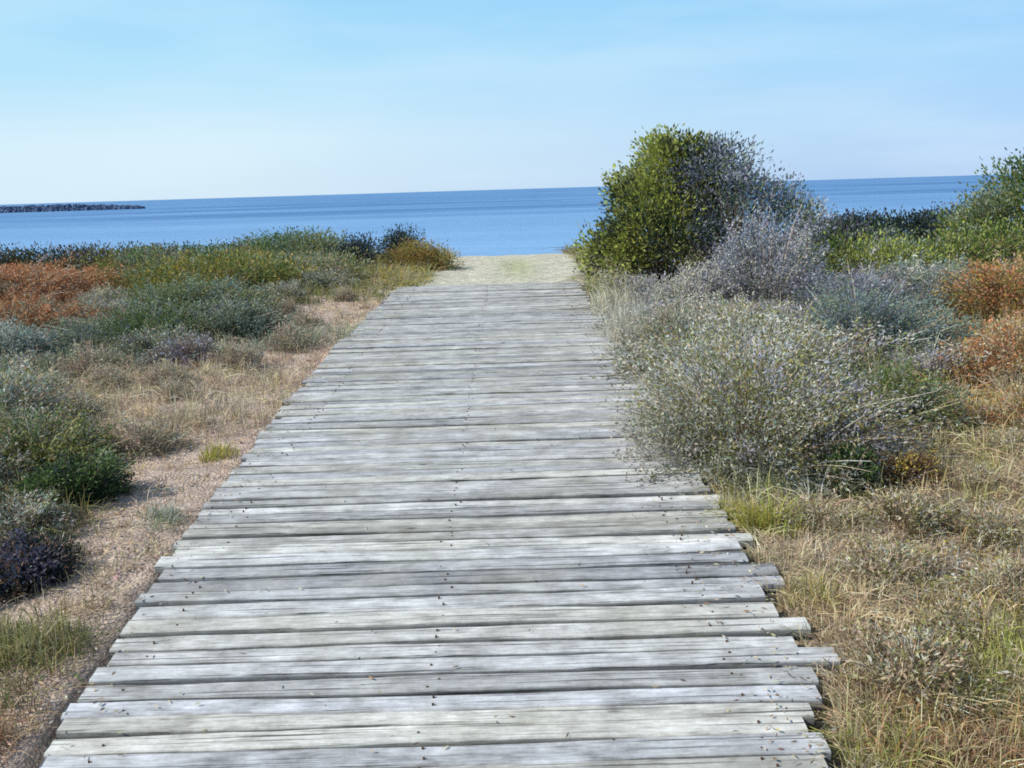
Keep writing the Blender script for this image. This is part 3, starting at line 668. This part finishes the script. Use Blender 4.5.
# ---------------------------------------------------------------- ground cover that nobody could count
r = np.random.default_rng(77)
zones = [  # x, y, radius, palette, height
    (-6.5, 12.5, 2.0, ('orange', 'rust', 'tan'), .16), (-4.0, 13.5, 1.8, ('olive', 'green', 'tan'), .22), (-3.6, 9.4, 1.5, ('greygreen', 'teal', 'tan'), .18),
    (-2.7, 7.0, 1.3, ('pink', 'tan', 'straw', 'palegrass'), .14), (-1.9, 8.5, .7, ('pink', 'tan', 'pink'), .09), (-1.9, 11.5, .8, ('pink', 'tan', 'straw'), .10),
    (-2.0, 5.3, .6, ('tan', 'pink', 'gold'), .09), (-2.6, 4.8, .6, ('olive', 'green', 'brown'), .16), (-1.9, 4.0, .5, ('pink', 'tan', 'straw'), .09),
    (-1.9, 3.2, .5, ('green', 'olive', 'brown', 'tan'), .12), (-1.7, 2.7, .4, ('brown', 'rust', 'tan'), .08),
    (-3, 18, 3, ('olive', 'greygreen', 'gold'), .25), (-8, 18, 4, ('olive', 'brown', 'dark'), .22), (-6, 7.5, 2, ('greygreen', 'tan', 'straw'), .18),
    (1.5, 10, 1.0, ('palegrass', 'silver', 'lilac'), .28), (1.5, 7.5, 1.2, ('silver', 'greygreen', 'tan', 'palegrass'), .20), (1.3, 5.2, .8, ('greygreen', 'olive', 'silver'), .18),
    (2.8, 8.0, 1.3, ('teal', 'greygreen', 'silver'), .22), (4.6, 8.5, 1.4, ('orange', 'gold', 'tan', 'olive'), .28), (3.2, 6.3, .9, ('tan', 'straw', 'orange', 'gold'), .20),
    (2.3, 4.9, .9, ('tan', 'pink', 'straw', 'brown', 'olive'), .14), (1.5, 4.0, .7, ('tan', 'pink', 'straw'), .10), (1.9, 3.7, .7, ('tan', 'pink', 'brown', 'palegrass', 'gold'), .12),
    (1.2, 3.2, .5, ('pink', 'tan', 'brown', 'straw'), .10), (1.5, 2.7, .5, ('brown', 'tan', 'rust', 'straw', 'olive'), .12), (1.8, 3.1, .5, ('olive', 'lime', 'tan'), .14),
    (4.5, 12, 2, ('olive', 'greygreen', 'green'), .25), (7, 14, 3, ('green', 'dark', 'olive'), .28), (4, 17, 3, ('olive', 'greygreen', 'tan'), .28), (6, 20, 4, ('dark', 'brown', 'olive'), .26),
    (3.0, 3.0, 1.0, ('tan', 'straw', 'olive'), .13), (-3.5, 3.0, 1.0, ('tan', 'olive', 'straw'), .13), (2.5, 1.0, 1.5, ('tan', 'straw', 'olive'), .12), (-3, 1.0, 1.5, ('tan', 'straw', 'olive'), .12)]
m = 44000
lo, hi = math.log(1.5), math.log(24)
Yt = np.exp(lo + (hi - lo) * r.random(m)); Xt = (r.random(m) * 2 - 1) * (.62 * Yt + 1.3)
Zp = np.stack([Xt, Yt, 0 * Xt], -1)
clear = ((Xt > X_L - .05) & (Xt < X_R + .06) & (Yt < DECK_Y1)) | ((Xt > -1.25 - .0) & (Xt < 1.25) & (Yt >= DECK_Y1))
dens = .75 + .35 * wob(Zp, 2.5, 31)
sandy = (Xt < X_L) & (Xt > X_L - .35 - .03 * Yt) & (Yt > 3.5)
dens = np.where(sandy, dens * .8, dens)
keep = (~clear) & (r.random(m) < dens)
Xt, Yt = Xt[keep], Yt[keep]; m = len(Xt)
Zt = ground_z(Xt, Yt)
D = np.stack([((Xt - z[0]) ** 2 + (Yt - z[1]) ** 2) / z[2] ** 2 for z in zones], -1) * (1 + r.normal(0, .18, (m, len(zones))))
zi = D.argmin(1); warm = np.where((Xt > X_R) & (Yt < 7.5), 1.36, 1.0)[:, None]
hz = np.array([z[4] for z in zones])[zi] * (.6 + .7 * r.random(m))
nb = 9
cols = np.zeros((m, 3)); tips = np.zeros((m, 3))
for i, z in enumerate(zones):
    s = zi == i; k = s.sum()
    if k:
        cols[s] = mixcol(pal(*z[3]), k, r, jit=.2); tips[s] = mixcol(pal(*z[3], 'straw'), k, r, jit=.15)
wid = np.clip(.0022 + .00055 * Yt, .003, .011)
cols = cols * warm; tips = tips * warm * np.array([1.02, 1.0, .9])
V, F, C = tuft_mesh(Xt, Yt, Zt, nb, 1.0, hz, wid, np.repeat(cols, nb, 0) * (1 + r.normal(0, .15, (m * nb, 1))), np.repeat(tips, nb, 0) * (1 + r.normal(0, .15, (m * nb, 1))), r, .055)
g = link('dune_grass', quad_mesh('dune_grass', V, F, np.clip(C, .01, .8)), M_GRASS)
tag(g, 'dry straw, tan and olive grass covering the dune', 'grass', kind='stuff')

# low leafy creeping cover and litter
m = 52000
Yt = np.exp(lo + (math.log(20) - lo) * r.random(m)); Xt = (r.random(m) * 2 - 1) * (.62 * Yt + 1.2)
Zp = np.stack([Xt, Yt, 0 * Xt], -1)
clear = ((Xt > X_L - .01) & (Xt < X_R + .02) & (Yt < DECK_Y1)) | (np.abs(Xt) < 1.15) & (Yt >= DECK_Y1)
keep = (~clear) & (r.random(m) < np.clip(.5 + .6 * wob(Zp, 3.1, 41), 0.12, 1) * np.where((Xt < X_L) & (Xt > X_L - .5 - .04 * Yt), .22, 1))
Xt, Yt = Xt[keep], Yt[keep]; m = len(Xt)
D = np.stack([((Xt - z[0]) ** 2 + (Yt - z[1]) ** 2) / z[2] ** 2 for z in zones], -1); zi = D.argmin(1)
cols = np.zeros((m, 3))
for i, z in enumerate(zones):
    s = zi == i; k = s.sum()
    if k: cols[s] = mixcol(pal(*z[3], 'pink', 'straw'), k, r, jit=.25)
per = 4
pos = np.repeat(np.stack([Xt, Yt, ground_z(Xt, Yt)], -1), per, 0) + r.normal(0, .03, (m * per, 3)) * np.array([1, 1, 0])
pos[:, 2] += .003 + .02 * r.random(m * per)
dr = r.normal(size=pos.shape) * np.array([1, 1, .35])
sc = np.clip(.016 + .0022 * pos[:, 1:2], .016, .05)
V, F, C = leaves(pos, dr, sc, sc * .4, np.clip(np.repeat(cols, per, 0) * (1 + r.normal(0, .15, (m * per, 1))), .01, .8), r)
g = link('ground_litter', quad_mesh('ground_litter', V, F, C), M_LEAF)
tag(g, 'dead leaves and creeping cover strewn on the sand', 'litter', kind='stuff')

# fallen twigs on the sand
m = 1500
Yt = np.exp(lo + (math.log(14) - lo) * r.random(m)); Xt = (r.random(m) * 2 - 1) * (.6 * Yt + 1.0)
clear = (Xt > X_L - .12) & (Xt < X_R + .12); Xt, Yt = Xt[~clear], Yt[~clear]; m = len(Xt)
a = r.random(m) * 6.283; L = .05 + .13 * r.random(m)
p0 = np.stack([Xt, Yt, ground_z(Xt, Yt) + .004], -1); p2 = p0 + np.stack([np.cos(a) * L, np.sin(a) * L, 0.02 * r.random(m)], -1)
p1 = (p0 + p2) / 2 + r.normal(0, .012, (m, 3)) * np.array([1, 1, .3]) + np.array([0, 0, .012])
V, F, C, _ = ribbons(p0, p1, p2, .004, mixcol(pal('twig', 'silver', 'brown', 'tan'), m, r), r, 3, .4)
tag(link('twig_litter', quad_mesh('twig_litter', V, F, C), M_TWIG), 'thin fallen twigs lying on the sand', 'litter', kind='stuff')

# bits of dry leaf and sand grains blown onto the boards
m = 1500
Yt = np.exp(math.log(2) + (math.log(13.5) - math.log(2)) * r.random(m))
side = r.random(m); Xt = np.where(side < .5, X_R - np.abs(r.normal(0, .16, m)), np.where(side < .82, X_L + np.abs(r.normal(0, .10, m)), X_L + (X_R - X_L) * r.random(m)))
pos = np.stack([Xt, Yt, walk_z(Yt) + .007], -1)
V, F, C = leaves(pos, r.normal(size=pos.shape) * np.array([1, 1, .08]), .022, .007, mixcol(pal('straw', 'tan', 'brown', 'palegrass'), m, r), r, .1)
tag(link('leaf_litter', quad_mesh('leaf_litter', V, F, C), M_LEAF), 'scraps of dry leaf scattered on the boards', 'litter', kind='stuff')

# ---------------------------------------------------------------- breakwater far out to the left
r = np.random.default_rng(9)
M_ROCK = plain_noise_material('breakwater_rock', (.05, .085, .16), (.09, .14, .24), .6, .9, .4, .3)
Vs, Fs = [], []; base = 0
cube = np.array([(-1, -1, -1), (1, -1, -1), (1, 1, -1), (-1, 1, -1), (-1, -1, 1), (1, -1, 1), (1, 1, 1), (-1, 1, 1)], float)
cf = np.array([(0, 3, 2, 1), (4, 5, 6, 7), (0, 1, 5, 4), (1, 2, 6, 5), (2, 3, 7, 6), (3, 0, 4, 7)])
for i in range(2600):
    t = r.random(); xx = -560 + t * 343; q = (r.random() * 2 - 1)
    end = min(1, (1 - t) * 9)
    top = 3.3 * (.3 + .7 * end)
    zz = -3.4 + top * (1 - abs(q)) * .93; yy = 600 + q * 8
    s = .5 + .5 * r.random()
    ax = r.normal(size=3); ax /= np.linalg.norm(ax); an = r.random() * 3
    K = np.array([[0, -ax[2], ax[1]], [ax[2], 0, -ax[0]], [-ax[1], ax[0], 0]])
    Rm = np.eye(3) + math.sin(an) * K + (1 - math.cos(an)) * K @ K
    v = (cube * (s * np.array([1.2, 1, .8])) * (1 + r.normal(0, .12, (8, 3)))) @ Rm.T + np.array([xx, yy, zz])
    Vs.append(v); Fs.append(cf + base); base += 8
bk = link('breakwater', quad_mesh('breakwater', np.concatenate(Vs), np.concatenate(Fs)), M_ROCK)
tag(bk, 'low dark rock breakwater lying on the horizon at the left', 'breakwater')

# ---------------------------------------------------------------- sky, sun, camera
sun_dir = np.array([-.78, -.26, .66]); sun_dir /= np.linalg.norm(sun_dir)
elev = math.asin(sun_dir[2]); az = math.atan2(sun_dir[0], sun_dir[1])
w = bpy.data.worlds.new("World"); scene.world = w; w.use_nodes = True
nt = w.node_tree
for n in list(nt.nodes): nt.nodes.remove(n)
sky = nt.nodes.new('ShaderNodeTexSky'); sky.sky_type = 'NISHITA'; sky.sun_disc = False
sky.sun_elevation = elev; sky.sun_rotation = az
sky.air_density = 1.0; sky.dust_density = .35; sky.ozone_density = 2.2; sky.altitude = 0
bg = nt.nodes.new('ShaderNodeBackground'); bg.inputs['Strength'].default_value = .12
wo = nt.nodes.new('ShaderNodeOutputWorld')
# thin high haze, a little uneven
tc = nt.nodes.new('ShaderNodeTexCoord'); mp = nt.nodes.new('ShaderNodeMapping'); mp.inputs['Scale'].default_value = (1.6, 1.6, 9.0)
no = nt.nodes.new('ShaderNodeTexNoise'); no.inputs['Scale'].default_value = 1.6; no.inputs['Detail'].default_value = 5
nt.links.new(tc.outputs['Generated'], mp.inputs['Vector']); nt.links.new(mp.outputs[0], no.inputs['Vector'])
mr = nt.nodes.new('ShaderNodeMapRange'); mr.inputs['From Min'].default_value = .45; mr.inputs['From Max'].default_value = .68; mr.inputs['To Max'].default_value = .34
nt.links.new(no.outputs['Fac'], mr.inputs['Value'])
sz = nt.nodes.new('ShaderNodeSeparateXYZ'); nt.links.new(tc.outputs['Generated'], sz.inputs[0])
def ramp(stops):
    rr = nt.nodes.new('ShaderNodeValToRGB'); e = rr.color_ramp.elements
    e[0].position = stops[0][0]; e[0].color = (*stops[0][1], 1); e[1].position = stops[-1][0]; e[1].color = (*stops[-1][1], 1)
    for p_, c_ in stops[1:-1]:
        q = e.new(p_); q.color = (*c_, 1)
    nt.links.new(sz.outputs['Z'], rr.inputs['Fac']); return rr
# sea haze: whiter on the sunward (left) side, bluer to the right
hl = ramp([(0, (.66, .84, .98)), (.05, (.68, .88, 1.0)), (.12, (.46, .79, 1.0)), (.22, (.31, .68, .99)), (.5, (.16, .38, .70))])
hr = ramp([(0, (.38, .58, .92)), (.05, (.40, .65, .97)), (.12, (.37, .67, .98)), (.22, (.28, .63, .99)), (.5, (.16, .38, .70))])
mlr = nt.nodes.new('ShaderNodeMapRange'); mlr.inputs['From Min'].default_value = -.25; mlr.inputs['From Max'].default_value = .5
nt.links.new(sz.outputs['X'], mlr.inputs['Value'])
hz = nt.nodes.new('ShaderNodeMix'); hz.data_type = 'RGBA'
nt.links.new(mlr.outputs[0], hz.inputs[0]); nt.links.new(hl.outputs[0], hz.inputs[6]); nt.links.new(hr.outputs[0], hz.inputs[7])
hs = nt.nodes.new('ShaderNodeVectorMath'); hs.operation = 'SCALE'; hs.inputs['Scale'].default_value = 1 / .12
nt.links.new(hz.outputs[2], hs.inputs[0])
fz = nt.nodes.new('ShaderNodeMapRange'); fz.inputs['From Min'].default_value = .2; fz.inputs['From Max'].default_value = .7; fz.inputs['To Min'].default_value = .92; fz.inputs['To Max'].default_value = .0
nt.links.new(sz.outputs['Z'], fz.inputs['Value'])
m0 = nt.nodes.new('ShaderNodeMix'); m0.data_type = 'RGBA'
nt.links.new(fz.outputs[0], m0.inputs[0]); nt.links.new(sky.outputs[0], m0.inputs[6]); nt.links.new(hs.outputs[0], m0.inputs[7])
mx = nt.nodes.new('ShaderNodeMix'); mx.data_type = 'RGBA'; mx.inputs[7].default_value = (6.2, 7.6, 8.5, 1)
nt.links.new(mr.outputs[0], mx.inputs[0]); nt.links.new(m0.outputs[2], mx.inputs[6])
nt.links.new(mx.outputs[2], bg.inputs['Color']); nt.links.new(bg.outputs[0], wo.inputs['Surface'])

sl = bpy.data.lights.new('sun', 'SUN'); sl.energy = 4.5; sl.angle = R(.5); sl.color = (1.0, .94, .84)
so = bpy.data.objects.new('sun', sl); COL.objects.link(so)
from mathutils import Vector, Matrix
so.rotation_euler = Vector(sun_dir).to_track_quat('Z', 'Y').to_euler()

cam = bpy.data.cameras.new('camera'); cam.sensor_width = 36; cam.lens = 995 / 1024 * 36
cam.clip_start = .05; cam.clip_end = 60000
co = bpy.data.objects.new('camera', cam); COL.objects.link(co)
co.matrix_world = Matrix.Translation((0, 0, EYE)) @ Matrix.Rotation(math.pi / 2 - R(11.09), 4, 'X') @ Matrix.Rotation(R(-1.73), 4, 'Z')
scene.camera = co

scene.view_settings.view_transform = 'Standard'; scene.view_settings.look = 'None'; scene.view_settings.exposure = 0
scene.render.engine = 'CYCLES'
scene.cycles.use_denoising = False
scene.cycles.max_bounces = 6; scene.cycles.diffuse_bounces = 3; scene.cycles.transmission_bounces = 3
scene.cycles.pixel_filter_type = 'BLACKMAN_HARRIS'; scene.cycles.filter_width = 1.8
